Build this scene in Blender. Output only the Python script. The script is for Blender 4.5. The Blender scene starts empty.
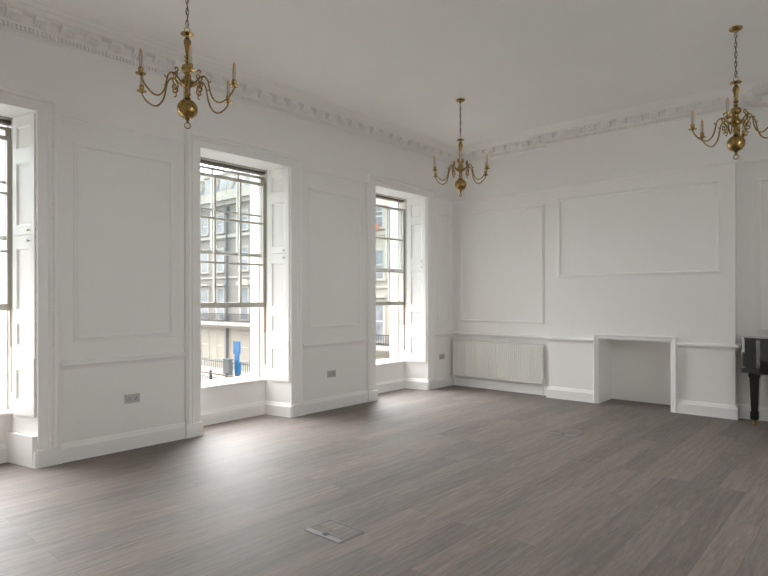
import bpy, bmesh, math, random
from mathutils import Vector, Matrix
random.seed(4)
PI = math.pi
S = bpy.context.scene
COL = S.collection

# ------------------------------------------------------------------ camera
FPX, HY, CAMH = 575.0, 299.2, 1.45
TH, RHO = math.radians(41.17887), math.radians(0.1)
F = Vector((-math.sin(TH), math.cos(TH), 0))
R0 = Vector((math.cos(TH), math.sin(TH), 0)); U0 = Vector((0, 0, 1))
RR = R0*math.cos(RHO) - U0*math.sin(RHO)
UU = U0*math.cos(RHO) + R0*math.sin(RHO)
cd = bpy.data.cameras.new('camera'); cam = bpy.data.objects.new('camera', cd); COL.objects.link(cam)
cd.sensor_fit = 'HORIZONTAL'; cd.sensor_width = 36.0; cd.lens = FPX/768*36.0
cd.shift_y = (HY-288.0)/768.0; cd.clip_start = 0.05; cd.clip_end = 500
m = Matrix((RR, UU, -F)).transposed().to_4x4(); m.translation = Vector((5.542, -8.1157, CAMH))
cam.matrix_world = m
S.camera = cam

# ------------------------------------------------------------------ sky, exposure
FILLSKY = 2.1
w = bpy.data.worlds.new('sky'); S.world = w; w.use_nodes = True
nt = w.node_tree; nt.nodes.clear()
tc = nt.nodes.new('ShaderNodeTexCoord')
dot = nt.nodes.new('ShaderNodeVectorMath'); dot.operation = 'DOT_PRODUCT'
dot.inputs[1].default_value = Vector((-0.64, 0.52, 0.58)).normalized()
mr = nt.nodes.new('ShaderNodeMapRange'); mr.interpolation_type = 'SMOOTHSTEP'
mr.inputs[1].default_value = 0.1; mr.inputs[2].default_value = 1.0
mr.inputs[3].default_value = 0.05; mr.inputs[4].default_value = 6.2
bgn = nt.nodes.new('ShaderNodeBackground'); bgn.inputs[0].default_value = (0.965, 0.985, 1.0, 1)
wo = nt.nodes.new('ShaderNodeOutputWorld')
nt.links.new(tc.outputs['Generated'], dot.inputs[0]); nt.links.new(dot.outputs['Value'], mr.inputs[0])
dot2 = nt.nodes.new('ShaderNodeVectorMath'); dot2.operation = 'DOT_PRODUCT'
dot2.inputs[1].default_value = Vector((0.90, -0.15, 0.28)).normalized()      # bright lobe added behind the house to feed the side window's fill light
mr2 = nt.nodes.new('ShaderNodeMapRange'); mr2.interpolation_type = 'SMOOTHSTEP'
mr2.inputs[1].default_value = 0.3; mr2.inputs[2].default_value = 1.0; mr2.inputs[3].default_value = 0.0; mr2.inputs[4].default_value = FILLSKY
add = nt.nodes.new('ShaderNodeMath'); add.operation = 'ADD'
nt.links.new(tc.outputs['Generated'], dot2.inputs[0]); nt.links.new(dot2.outputs['Value'], mr2.inputs[0])
nt.links.new(mr.outputs[0], add.inputs[0]); nt.links.new(mr2.outputs[0], add.inputs[1])
nt.links.new(add.outputs[0], bgn.inputs[1]); nt.links.new(bgn.outputs[0], wo.inputs[0])
S.view_settings.view_transform = 'Standard'; S.view_settings.look = 'None'
S.view_settings.gamma = 1.0; S.view_settings.use_curve_mapping = False
S.view_settings.exposure = 2.25
S.cycles.use_denoising = True
S.cycles.max_bounces = 14; S.cycles.diffuse_bounces = 10; S.cycles.glossy_bounces = 6
S.cycles.transparent_max_bounces = 16; S.cycles.sample_clamp_indirect = 0

W2C, WHALF = (-6.969, -4.157, -1.356), 0.622        # window centres along the wall, half width of the opening
ROOMX, ROOMY, H = 6.9, -8.45, 3.92
def portal(name, loc, rot, sx, sy):                   # sky portals in the window openings guide the daylight sampling
    l = bpy.data.lights.new(name, 'AREA'); l.shape = 'RECTANGLE'; l.size = sx; l.size_y = sy
    l.cycles.is_portal = True
    o = bpy.data.objects.new(name, l); COL.objects.link(o); o.location = loc; o.rotation_euler = rot
FILLWIN = ((-4.70, -3.30),)                                # unseen window added in the side wall to bring in fill light
FWIN = ()
for y0, y1 in FILLWIN: portal('window_portal', (ROOMX+0.13, (y0+y1)/2, 2.42), (0, PI/2, 0), 1.95, y1-y0)
for x0, x1 in FWIN: portal('window_portal', ((x0+x1)/2, ROOMY-0.13, 1.8), (PI/2, 0, 0), x1-x0, 2.6)
for i, c in enumerate(W2C):
    portal('window_portal', (-0.74, c, 1.78), (0, -PI/2, 0), 2.75, 1.12)

# ------------------------------------------------------------------ materials
def mat(name, col, rough=0.5, metal=0.0, noise=0.0, nscale=8.0, bump=0.0, bscale=60.0, spec=0.5, coat=0.0):
    M = bpy.data.materials.new(name); M.use_nodes = True
    n = M.node_tree; b = n.nodes['Principled BSDF']
    b.inputs['Base Color'].default_value = (*col, 1); b.inputs['Roughness'].default_value = rough
    b.inputs['Metallic'].default_value = metal; b.inputs['Specular IOR Level'].default_value = spec
    b.inputs['Coat Weight'].default_value = coat
    t = n.nodes.new('ShaderNodeTexCoord')
    if noise > 0:
        z = n.nodes.new('ShaderNodeTexNoise'); z.inputs['Scale'].default_value = nscale; z.inputs['Detail'].default_value = 5
        r = n.nodes.new('ShaderNodeValToRGB')
        r.color_ramp.elements[0].position = 0.3; r.color_ramp.elements[1].position = 0.7
        r.color_ramp.elements[0].color = (*[max(0, v*(1-noise)) for v in col], 1)
        r.color_ramp.elements[1].color = (*[min(1, v*(1+noise)) for v in col], 1)
        n.links.new(t.outputs['Object'], z.inputs['Vector']); n.links.new(z.outputs['Fac'], r.inputs[0])
        n.links.new(r.outputs[0], b.inputs['Base Color'])
    if bump > 0:
        z = n.nodes.new('ShaderNodeTexNoise'); z.inputs['Scale'].default_value = bscale; z.inputs['Detail'].default_value = 3
        bp = n.nodes.new('ShaderNodeBump'); bp.inputs['Strength'].default_value = bump; bp.inputs['Distance'].default_value = 0.004
        n.links.new(t.outputs['Object'], z.inputs['Vector']); n.links.new(z.outputs['Fac'], bp.inputs['Height'])
        n.links.new(bp.outputs[0], b.inputs['Normal'])
    return M
WALL = mat('wall_paint', (0.88, 0.864, 0.842), 0.6, noise=0.012, nscale=1.3, bump=0.08, bscale=40)
CEIL = mat('ceiling_paint', (0.88, 0.864, 0.842), 0.75, noise=0.02, nscale=0.9)
TRIM = mat('trim_paint', (0.89, 0.875, 0.855), 0.42, bump=0.04, bscale=30)
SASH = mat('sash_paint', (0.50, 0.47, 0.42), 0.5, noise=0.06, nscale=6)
HEADSHADE = mat('painted_head_shade', (0.16, 0.14, 0.12), 0.8)  # shadow at the window head, put into the colour
RAD = mat('radiator_enamel', (0.84, 0.82, 0.78), 0.35)
RADD = mat('radiator_grille', (0.55, 0.54, 0.52), 0.5)
BRASS = mat('aged_brass', (0.36, 0.235, 0.085), 0.24, metal=1.0, noise=0.30, nscale=30)
BRASSL = mat('bright_brass', (0.72, 0.50, 0.20), 0.25, metal=1.0)
CHAIN = mat('chain_dark', (0.13, 0.11, 0.09), 0.5, metal=0.6)
CANDLE = mat('candle_sleeve', (0.52, 0.45, 0.36), 0.6, noise=0.05)
BULB = mat('amber_bulb', (0.72, 0.42, 0.24), 0.2)
PIANO = mat('piano_lacquer', (0.006, 0.006, 0.007), 0.06, coat=0.6)
PIANOT = mat('piano_lid_lacquer', (0.008, 0.008, 0.008), 0.10, coat=0.5)
IVORY = mat('ivory_keys', (0.85, 0.83, 0.76), 0.3)
STEEL = mat('brushed_steel', (0.54, 0.525, 0.51), 0.42, metal=0.3)
SLOT = mat('socket_insert', (0.52, 0.505, 0.49), 0.5)
DARK = mat('dark_slot', (0.06, 0.055, 0.05), 0.7)
FLAPM = mat('hatch_flap', (0.26, 0.25, 0.245), 0.5, metal=0.2)
KNOB = mat('shutter_knob', (0.55, 0.52, 0.48), 0.35, metal=0.3)
CORD = mat('sash_cord', (0.45, 0.40, 0.33), 0.9)
LEATHER = mat('balance_cover', (0.36, 0.25, 0.19), 0.7)
# outdoors
STUCCO = mat('cream_stucco', (0.33, 0.30, 0.25), 0.8, noise=0.05, nscale=1.0)
EXTW = mat('white_stucco', (0.40, 0.40, 0.395), 0.8, noise=0.03, nscale=1.5)
STONE = mat('pale_stone', (0.33, 0.31, 0.275), 0.8, noise=0.05, nscale=2.0)
SLATE = mat('roof_slate', (0.21, 0.225, 0.25), 0.7, noise=0.12, nscale=4)
IRON = mat('black_ironwork', (0.03, 0.03, 0.034), 0.5)
LEAD = mat('grey_downpipe', (0.06, 0.07, 0.085), 0.6)
WINDARK = mat('window_pane', (0.20, 0.212, 0.225), 0.15, noise=0.3, nscale=0.8)
ROAD = mat('road_paving', (0.13, 0.127, 0.123), 0.9, noise=0.1, nscale=0.6)
BLUE = mat('blue_sign', (0.010, 0.085, 0.20), 0.5)
GREY = mat('grey_metal', (0.075, 0.075, 0.075), 0.5)
ORANGE = mat('orange_banner', (0.34, 0.11, 0.05), 0.6)
RUST = mat('brown_handrail', (0.10, 0.065, 0.045), 0.7)

def brick_mat():
    M = bpy.data.materials.new('stock_brick'); M.use_nodes = True; n = M.node_tree; b = n.nodes['Principled BSDF']
    t = n.nodes.new('ShaderNodeTexCoord'); mp = n.nodes.new('ShaderNodeMapping'); mp.inputs['Rotation'].default_value = (PI/2, 0, 0)
    k = n.nodes.new('ShaderNodeTexBrick'); k.inputs['Scale'].default_value = 2.2
    k.inputs['Color1'].default_value = (0.235, 0.215, 0.19, 1); k.inputs['Color2'].default_value = (0.20, 0.183, 0.163, 1)
    k.inputs['Mortar'].default_value = (0.25, 0.235, 0.21, 1); k.inputs['Mortar Size'].default_value = 0.03
    n.links.new(t.outputs['Object'], mp.inputs[0]); n.links.new(mp.outputs[0], k.inputs['Vector'])
    n.links.new(k.outputs['Color'], b.inputs['Base Color']); b.inputs['Roughness'].default_value = 0.9
    return M
BRICK = brick_mat()

def glass_mat():
    M = bpy.data.materials.new('window_glass'); M.use_nodes = True; n = M.node_tree; n.nodes.clear()
    o = n.nodes.new('ShaderNodeOutputMaterial'); mx = n.nodes.new('ShaderNodeMixShader')
    tr = n.nodes.new('ShaderNodeBsdfTransparent'); tr.inputs[0].default_value = (0.93, 0.95, 0.95, 1)
    gl = n.nodes.new('ShaderNodeBsdfGlossy'); gl.inputs['Roughness'].default_value = 0.02
    lw = n.nodes.new('ShaderNodeLayerWeight'); lw.inputs['Blend'].default_value = 0.5
    pw = n.nodes.new('ShaderNodeMath'); pw.operation = 'POWER'; pw.inputs[1].default_value = 4.0; n.links.new(lw.outputs['Facing'], pw.inputs[0])
    fr = n.nodes.new('ShaderNodeMath'); fr.operation = 'MULTIPLY_ADD'; fr.inputs[1].default_value = 0.5; fr.inputs[2].default_value = 0.03; n.links.new(pw.outputs[0], fr.inputs[0])
    n.links.new(fr.outputs[0], mx.inputs[0]); n.links.new(tr.outputs[0], mx.inputs[1]); n.links.new(gl.outputs[0], mx.inputs[2])
    n.links.new(mx.outputs[0], o.inputs[0]); return M
GLASS = glass_mat()

def floor_mat():
    M = bpy.data.materials.new('oak_planks'); M.use_nodes = True; n = M.node_tree; b = n.nodes['Principled BSDF']
    L = n.links.new
    t = n.nodes.new('ShaderNodeTexCoord')
    mp = n.nodes.new('ShaderNodeMapping'); mp.inputs['Rotation'].default_value = (0, 0, PI/2)   # boards run along y
    L(t.outputs['Object'], mp.inputs[0])
    k = n.nodes.new('ShaderNodeTexBrick'); k.offset = 0.37; k.offset_frequency = 2
    for nm, v in (('Scale', 1.0), ('Mortar Size', 0.0012), ('Mortar Smooth', 0.1), ('Bias', 0.0), ('Brick Width', 1.9), ('Row Height', 0.19)):
        k.inputs[nm].default_value = v
    k.inputs['Color1'].default_value = (0.0, 0.0, 0.0, 1); k.inputs['Color2'].default_value = (1, 1, 1, 1); k.inputs['Mortar'].default_value = (0.5, 0.5, 0.5, 1)
    L(mp.outputs[0], k.inputs['Vector'])
    # stretched grain
    mg = n.nodes.new('ShaderNodeMapping'); mg.inputs['Scale'].default_value = (14.0, 0.9, 1.0); L(t.outputs['Object'], mg.inputs[0])
    g = n.nodes.new('ShaderNodeTexNoise'); g.inputs['Scale'].default_value = 2.2; g.inputs['Detail'].default_value = 8; g.inputs['Roughness'].default_value = 0.65; g.inputs['Distortion'].default_value = 0.6
    # shift the grain from board to board
    sh = n.nodes.new('ShaderNodeVectorMath'); sh.operation = 'MULTIPLY_ADD'; sh.inputs[1].default_value = (7, 13, 5)
    L(k.outputs['Color'], sh.inputs[0]); L(mg.outputs[0], sh.inputs[2]); L(sh.outputs[0], g.inputs['Vector'])
    # fine pores
    mf = n.nodes.new('ShaderNodeMapping'); mf.inputs['Scale'].default_value = (90.0, 5.0, 1.0); L(t.outputs['Object'], mf.inputs[0])
    fi = n.nodes.new('ShaderNodeTexNoise'); fi.inputs['Scale'].default_value = 1.6; fi.inputs['Detail'].default_value = 4; L(mf.outputs[0], fi.inputs['Vector'])
    board = n.nodes.new('ShaderNodeValToRGB'); e = board.color_ramp.elements
    e[0].position = 0.0; e[0].color = (0.182, 0.154, 0.138, 1); e[1].position = 1.0; e[1].color = (0.238, 0.194, 0.168, 1)
    x = e.new(0.5); x.color = (0.210, 0.180, 0.162, 1)
    L(k.outputs['Color'], board.inputs[0])
    gr = n.nodes.new('ShaderNodeMapRange'); gr.inputs[1].default_value = 0.3; gr.inputs[2].default_value = 0.7; gr.inputs[3].default_value = 0.74; gr.inputs[4].default_value = 1.22
    L(g.outputs['Fac'], gr.inputs[0])
    fr = n.nodes.new('ShaderNodeMapRange'); fr.inputs[1].default_value = 0.3; fr.inputs[2].default_value = 0.7; fr.inputs[3].default_value = 0.86; fr.inputs[4].default_value = 1.12
    L(fi.outputs['Fac'], fr.inputs[0])
    mu = n.nodes.new('ShaderNodeMath'); mu.operation = 'MULTIPLY'; L(gr.outputs[0], mu.inputs[0]); L(fr.outputs[0], mu.inputs[1])
    sc = n.nodes.new('ShaderNodeVectorMath'); sc.operation = 'SCALE'; L(board.outputs[0], sc.inputs[0]); L(mu.outputs[0], sc.inputs['Scale'])
    # dark joint between boards
    mm = n.nodes.new('ShaderNodeMix'); mm.data_type = 'RGBA'; mm.inputs['B'].default_value = (0.09, 0.075, 0.065, 1)
    fm = n.nodes.new('ShaderNodeMath'); fm.operation = 'MULTIPLY'; fm.inputs[1].default_value = 0.7; L(k.outputs['Fac'], fm.inputs[0])
    L(fm.outputs[0], mm.inputs['Factor']); L(sc.outputs[0], mm.inputs['A']); L(mm.outputs['Result'], b.inputs['Base Color'])
    rr = n.nodes.new('ShaderNodeMapRange'); rr.inputs[3].default_value = 0.52; rr.inputs[4].default_value = 0.70; L(g.outputs['Fac'], rr.inputs[0]); L(rr.outputs[0], b.inputs['Roughness'])
    b.inputs['Specular IOR Level'].default_value = 0.32
    bp = n.nodes.new('ShaderNodeBump'); bp.inputs['Strength'].default_value = 0.25; bp.inputs['Distance'].default_value = 0.003
    L(mu.outputs[0], bp.inputs['Height']); L(bp.outputs[0], b.inputs['Normal'])
    return M
FLOOR = floor_mat()

# ------------------------------------------------------------------ helpers
def link(name, bm, m, parent=None, smooth=False, kind=None, loc=None):
    bmesh.ops.recalc_face_normals(bm, faces=bm.faces)
    me = bpy.data.meshes.new(name); bm.to_mesh(me); bm.free()
    if smooth:
        for p in me.polygons: p.use_smooth = True
        try: me.set_sharp_from_angle(angle=math.radians(40))
        except Exception: pass
    me.materials.append(m)
    o = bpy.data.objects.new(name, me); COL.objects.link(o)
    if parent: o.parent = parent
    if loc is not None: o.location = loc
    if kind: o['kind'] = kind
    return o
def tag(o, label, cat, group=None):
    o['label'] = label; o['category'] = cat
    if group: o['group'] = group
    return o
def empty(name, loc=(0, 0, 0), rz=0.0):
    o = bpy.data.objects.new(name, None); COL.objects.link(o); o.location = loc; o.rotation_euler = (0, 0, rz); o.empty_display_size = 0.1
    return o
def copy_tree(o, parent=None):
    c = o.copy(); COL.objects.link(c)
    if parent is not None: c.parent = parent
    for ch in list(o.children): copy_tree(ch, c)
    return c
def box(bm, x0, x1, y0, y1, z0, z1, bev=0.0):
    v = [bm.verts.new((x, y, z)) for x in (x0, x1) for y in (y0, y1) for z in (z0, z1)]
    fs = [bm.faces.new([v[i] for i in q]) for q in ((0, 1, 3, 2), (4, 6, 7, 5), (0, 4, 5, 1), (2, 3, 7, 6), (0, 2, 6, 4), (1, 5, 7, 3))]
    if bev > 0:
        es = list({e for f in fs for e in f.edges})
        bmesh.ops.recalc_face_normals(bm, faces=fs)
        bmesh.ops.bevel(bm, geom=es, offset=bev, segments=2, profile=0.5, affect='EDGES')
def prism(bm, pts, z0, z1):
    a = [bm.verts.new((x, y, z0)) for x, y in pts]; b = [bm.verts.new((x, y, z1)) for x, y in pts]
    bm.faces.new(a); bm.faces.new(b)
    for i in range(len(pts)):
        j = (i+1) % len(pts); bm.faces.new((a[i], a[j], b[j], b[i]))
def lathe(bm, prof, cx=0, cy=0, cz=0, seg=24, mat4=None):
    rows = []
    for r, z in prof:
        if r <= 1e-5: rows.append([bm.verts.new((cx, cy, cz+z))])
        else: rows.append([bm.verts.new((cx+r*math.cos(2*PI*k/seg), cy+r*math.sin(2*PI*k/seg), cz+z)) for k in range(seg)])
    for a, b in zip(rows, rows[1:]):
        for k in range(seg):
            j = (k+1) % seg
            if len(a) == 1 and len(b) == 1: continue
            if len(a) == 1: bm.faces.new((a[0], b[k], b[j]))
            elif len(b) == 1: bm.faces.new((a[k], a[j], b[0]))
            else: bm.faces.new((a[k], a[j], b[j], b[k]))
def spline(pts, n=6):
    P = [Vector(p) for p in pts]; out = []
    for i in range(len(P)-1):
        p0 = P[i-1] if i else P[0]*2-P[1]; p1, p2 = P[i], P[i+1]; p3 = P[i+2] if i+2 < len(P) else P[-1]*2-P[-2]
        for k in range(n):
            t = k/n
            out.append(0.5*((2*p1)+(p2-p0)*t+(2*p0-5*p1+4*p2-p3)*t*t+(3*p1-p0-3*p2+p3)*t**3))
    out.append(P[-1]); return out
def tube(bm, pts, r, seg=8, closed=False):
    P = [Vector(p) for p in pts]; n = len(P); rings = []
    rad = r if callable(r) else (lambda t: r)
    prev = None
    for i in range(n):
        if closed: d = P[(i+1) % n]-P[i-1]
        else: d = P[min(i+1, n-1)]-P[max(i-1, 0)]
        d.normalize()
        if prev is None:
            a = Vector((0, 0, 1)) if abs(d.z) < 0.9 else Vector((1, 0, 0))
            u = d.cross(a).normalized()
        else:
            u = (prev-d*prev.dot(d)).normalized()
        prev = u; v = d.cross(u); q = rad(i/max(1, n-1))
        rings.append([bm.verts.new(P[i]+u*q*math.cos(2*PI*k/seg)+v*q*math.sin(2*PI*k/seg)) for k in range(seg)])
    for i in range(n if closed else n-1):
        a, b = rings[i], rings[(i+1) % n]
        for k in range(seg):
            j = (k+1) % seg; bm.faces.new((a[k], a[j], b[j], b[k]))
    if not closed:
        bm.faces.new(rings[0]); bm.faces.new(rings[-1])
def sweep(bm, path, prof, closed=False, fn=None, s0=0, s1=None):
    """prof: closed polygon of (offset to the left of the path, height); mitred at the path's corners"""
    fn = fn or (lambda u, v, h: (u, v, h)); n = len(path); P = [Vector(p) for p in path]
    nseg = n if closed else n-1
    s1 = nseg if s1 is None else s1
    def nl(i):
        d = (P[(i+1) % n]-P[i % n]).normalized(); return Vector((-d.y, d.x))
    rows = []
    for i in range(s0, s1+1):
        a = nl(i-1) if (closed or i > 0) else nl(i); b = nl(i) if (closed or i < n-1) else nl(i-1)
        mi = (a+b)/(1+a.dot(b))
        q = P[i % n]
        rows.append([bm.verts.new(fn(q.x+mi.x*o, q.y+mi.y*o, h)) for o, h in prof])
    full = closed and s0 == 0 and s1 == nseg
    if full: 
        for v in rows[-1]: bm.verts.remove(v)
        rows[-1] = rows[0]
    m_ = len(prof)
    for a, b in zip(rows, rows[1:]):
        for k in range(m_):
            j = (k+1) % m_; bm.faces.new((a[k], a[j], b[j], b[k]))
    if not full:
        bm.faces.new(rows[0]); bm.faces.new(list(reversed(rows[-1])))

# ------------------------------------------------------------------ the room shell
SPL, REV, EXT = 0.09, -0.40, -0.72           # splay of the reveals, back of the reveal, outer face of the wall
SILL, HEAD = 0.45, 3.08
BX0, BX1, BY = 1.79, 4.17, -0.14             # chimney breast
FX0, FX1, FZ, FBACK = 2.535, 3.455, 0.895, 0.35   # fireplace recess

bm = bmesh.new(); box(bm, -0.40, ROOMX+.12, ROOMY-.12, 0.42, -0.06, 0.0); link('floor', bm, FLOOR, kind='structure')
bm = bmesh.new(); box(bm, EXT, ROOMX+.12, ROOMY-.12, 0.5, H, H+0.2); link('ceiling', bm, CEIL, kind='structure')

# window wall: piers with splayed reveals, spandrels and lintels
def jambs(c): return c-WHALF, c+WHALF
bm = bmesh.new()
edges = []
prev = ROOMY-.12
for c in W2C:
    a, b = jambs(c); edges.append((prev, a, c)); prev = b
ylo = ROOMY-.12; cl = None
for c in list(W2C)+[None]:
    if c is None: pts_hi = [(0, 0.5), (EXT, 0.5)]
    else:
        a, b = jambs(c); pts_hi = [(0, a), (-0.36, a+0.081), (-0.36, c-0.575), (-0.54, c-0.575), (-0.54, c-0.545), (EXT, c-0.545)]
    if cl is None: pts_lo = [(EXT, ylo), (0, ylo)]
    else:
        a, b = jambs(cl); pts_lo = [(EXT, cl+0.545), (-0.54, cl+0.545), (-0.54, cl+0.575), (-0.36, cl+0.575), (-0.36, b-0.081), (0, b)]
    prism(bm, pts_lo+pts_hi, 0, H); cl = c
for c in W2C:
    a, b = jambs(c)
    box(bm, EXT, REV, c-0.575, c+0.575, 0, SILL-0.03)                     # spandrel below the sill
    box(bm, REV, -0.36, c-0.575, a+0.081, 0, SILL-0.03); box(bm, REV, -0.36, b-0.081, c+0.575, 0, SILL-0.03)
    box(bm, -0.38, 0, a, b, HEAD, H)                                     # lintel
    box(bm, EXT, -0.38, c-0.60, c+0.60, HEAD+0.035, H)
wl = link('wall_left', bm, WALL, kind='structure')
bm = bmesh.new(); box(bm, EXT, -0.42, -30, 6, -5.2, 0); box(bm, EXT-0.12, EXT, -30, 6, -0.45, -0.15)
link('wall_outside', bm, EXTW, kind='structure')

bm = bmesh.new(); box(bm, -0.1, BX0, 0, 0.5, 0, H); link('wall_back', bm, WALL, kind='structure')
for q in ((BX0, FX0, BY, 0.5, 0, H), (FX1, BX1, BY, 0.5, 0, H), (FX0, FX1, BY, 0.5, FZ, H), (FX0, FX1, FBACK, 0.5, 0, FZ)):
    bm = bmesh.new(); box(bm, *q); link('wall_chimney_breast', bm, WALL, kind='structure')
bm = bmesh.new(); box(bm, BX1, ROOMX+.12, 0, 0.5, 0, H); link('wall_back_right', bm, WALL, kind='structure')
WZ0, WZ1 = 1.45, 3.4
def holed(name, fn, u0, u1, holes):
    bm = bmesh.new(); p = u0
    for a_, b_ in holes:
        box(bm, *fn(p, a_), 0, H); box(bm, *fn(a_, b_), 0, WZ0); box(bm, *fn(a_, b_), WZ1, H); p = b_
    box(bm, *fn(p, u1), 0, H); link(name, bm, WALL, kind='structure')
holed('wall_right', lambda a_, b_: (ROOMX, ROOMX+.12, a_, b_), ROOMY-.12, 0, FILLWIN)
holed('wall_front', lambda a_, b_: (a_, b_, ROOMY-.12, ROOMY), 0, ROOMX, FWIN)
wi = 4
for (fn, hs) in ((lambda a_, b_, d0, d1: (ROOMX+d0, ROOMX+d1, a_, b_), FILLWIN), (lambda a_, b_, d0, d1: (a_, b_, ROOMY-d1, ROOMY-d0), FWIN)):
    for a_, b_ in hs:
        r_ = empty('window_%d' % wi); r_['kind'] = 'structure'; wi += 1  # added out of view as a source of fill daylight
        bm = bmesh.new(); c_ = (a_+b_)/2
        for q in ((a_, a_+.05), (c_-.02, c_+.02), (b_-.05, b_)): box(bm, *fn(q[0], q[1], .04, .08), WZ0, WZ1)
        for z in (WZ0, 2.10, 2.75, WZ1-.05): box(bm, *fn(a_, b_, .045, .075), z, z+.04)
        link('frame', bm, TRIM, r_)
        bm = bmesh.new(); box(bm, *fn(a_, b_, .058, .062), WZ0, WZ1); link('glass', bm, GLASS, r_)

# ------------------------------------------------------------------ skirting boards
SK = [(-0.004, 0), (0.034, 0), (0.034, 0.006), (0.030, 0.008), (0.030, 0.122), (0.026, 0.132), (0.020, 0.138), (0.016, 0.150), (0.008, 0.165), (-0.004, 0.168)]
path = [(2.462, BY), (BX0, BY), (BX0, 0), (0, 0)]
for c in reversed(W2C):
    a, b = jambs(c); path += [(0, b), (REV, b-SPL), (REV, a+SPL), (0, a)]
iL = len(path); path += [(0, ROOMY), (ROOMX, ROOMY), (ROOMX, 0), (BX1, 0), (BX1, BY), (3.528, BY)]
def skirt(name, s0, s1):
    bm = bmesh.new(); sweep(bm, path, SK, s0=s0, s1=s1); return link(name, bm, TRIM, kind='structure')
skirt('baseboard_back', 0, 3); skirt('baseboard_left', 3, iL); skirt('baseboard_front', iL, iL+1); skirt('baseboard_right', iL+1, iL+2); skirt('baseboard_back_right', iL+2, iL+5)

# ------------------------------------------------------------------ cornice: bed mould, dentils, modillions, corona
CP = [(-0.004, 3.698), (0.010, 3.698), (0.013, 3.710), (0.024, 3.714), (0.030, 3.720), (0.030, 3.760), (0.062, 3.760), (0.066, 3.772), (0.072, 3.784), (0.074, 3.848),
      (0.158, 3.848), (0.158, 3.860), (0.172, 3.861), (0.180, 3.868), (0.196, 3.876), (0.200, 3.882), (0.222, 3.883), (0.232, 3.890), (0.246, 3.897), (0.250, 3.902), (0.268, 3.903), (0.284, 3.908), (0.292, 3.914), (0.302, 3.9155), (0.302, 3.9199), (-0.004, 3.9199)]
cpath = [(BX1, BY), (BX0, BY), (BX0, 0), (0, 0), (0, ROOMY), (ROOMX, ROOMY), (ROOMX, 0), (BX1, 0)]
def modillion(bm, o, d, nrm):       # scrolled bracket under the corona; o on the wall line, d along, nrm into the room
    hw = 0.056
    pr = [(0.070, 3.782), (0.088, 3.776), (0.110, 3.782), (0.130, 3.797), (0.142, 3.815), (0.146, 3.832), (0.144, 3.8485), (0.070, 3.8485)]
    f = []
    for s in (-hw, hw):
        f.append([bm.verts.new((o.x+d.x*s+nrm.x*q, o.y+d.y*s+nrm.y*q, z)) for q, z in pr])
    bm.faces.new(f[0]); bm.faces.new(list(reversed(f[1])))
    for k in range(len(pr)):
        j = (k+1) % len(pr); bm.faces.new((f[0][k], f[0][j], f[1][j], f[1][k]))
    # leaf curled below the bracket
    for s in (-0.036, -0.012, 0.012, 0.036):
        tube(bm, [(o.x+d.x*s*t2+nrm.x*q, o.y+d.y*s*t2+nrm.y*q, z) for q, z, t2 in ((0.075, 3.778, .6), (0.10, 3.774, 1), (0.128, 3.788, 1), (0.146, 3.808, .8), (0.152, 3.812, .5))], 0.009, 5)
def cornice(name, s0, s1):
    bm = bmesh.new(); sweep(bm, cpath, CP, closed=True, s0=s0, s1=s1)
    for i in range(s0, s1):
        p, q = Vector(cpath[i]), Vector(cpath[(i+1) % len(cpath)]); L = (q-p).length; d = (q-p)/L; nr = Vector((-d.y, d.x))
        if L < 0.3: continue
        # convex ends run past the corner, concave ends stop short of it
        lo, hi = (0.0, L)
        if i == 0: lo, hi = -0.07, L+0.07
        if i in (2, 3, 4, 5, 6): lo, hi = 0.075, L-0.075
        n = int((hi-lo)/0.032)
        for k in range(n):
            s = lo+0.016+(hi-lo-0.032)*k/max(1, n-1); o = p+d*s
            c = [(o+d*x+nr*y) for x in (-0.0095, 0.0095) for y in (0.026, 0.058)]
            v = [bm.verts.new((c[k2].x, c[k2].y, z)) for z in (3.724, 3.761) for k2 in (0, 1, 3, 2)]
            for f in ((0, 1, 2, 3), (4, 7, 6, 5), (0, 4, 5, 1), (1, 5, 6, 2), (2, 6, 7, 3), (3, 7, 4, 0)): bm.faces.new([v[x] for x in f])
        lo2, hi2 = (lo-0.08, hi+0.08) if i == 0 else (lo+0.13, hi-0.13)
        n = max(2, round((hi2-lo2)/0.212)+1)
        for k in range(n):
            modillion(bm, p+d*(lo2+(hi2-lo2)*k/(n-1)), d, nr)
    return link(name, bm, TRIM, kind='structure')
cornice('trim_1', 0, 3); cornice('trim_2', 3, 4); cornice('trim_3', 4, 5); cornice('trim_4', 5, 6); cornice('trim_5', 6, 8)

# ------------------------------------------------------------------ dado rail and the cap rail of the panelling
DADO = [(-0.004, 0.822), (0.010, 0.826), (0.016, 0.838), (0.020, 0.846), (0.042, 0.856), (0.050, 0.866), (0.050, 0.880), (0.036, 0.886), (0.018, 0.896), (-0.004, 0.900)]
CAP = [(-0.004, 3.062), (0.008, 3.064), (0.012, 3.080), (0.026, 3.090), (0.028, 3.100), (-0.004, 3.104)]
AW = 0.180
tn = 6
def rails(segs):
    global tn
    for nm, pth in segs:
        for prof in nm:
            bm = bmesh.new(); sweep(bm, pth, prof)
            link('trim_%d' % tn, bm, TRIM, kind='structure'); tn += 1
piers = []
ys = [0.0]
for c in reversed(W2C):
    a, b = jambs(c); piers.append((ys[-1], b+AW)); ys.append(a-AW)
piers.append((ys[-1], ROOMY))
for hi, lo in piers[1:]: rails([((DADO, CAP), [(0, hi), (0, lo)])])
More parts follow.
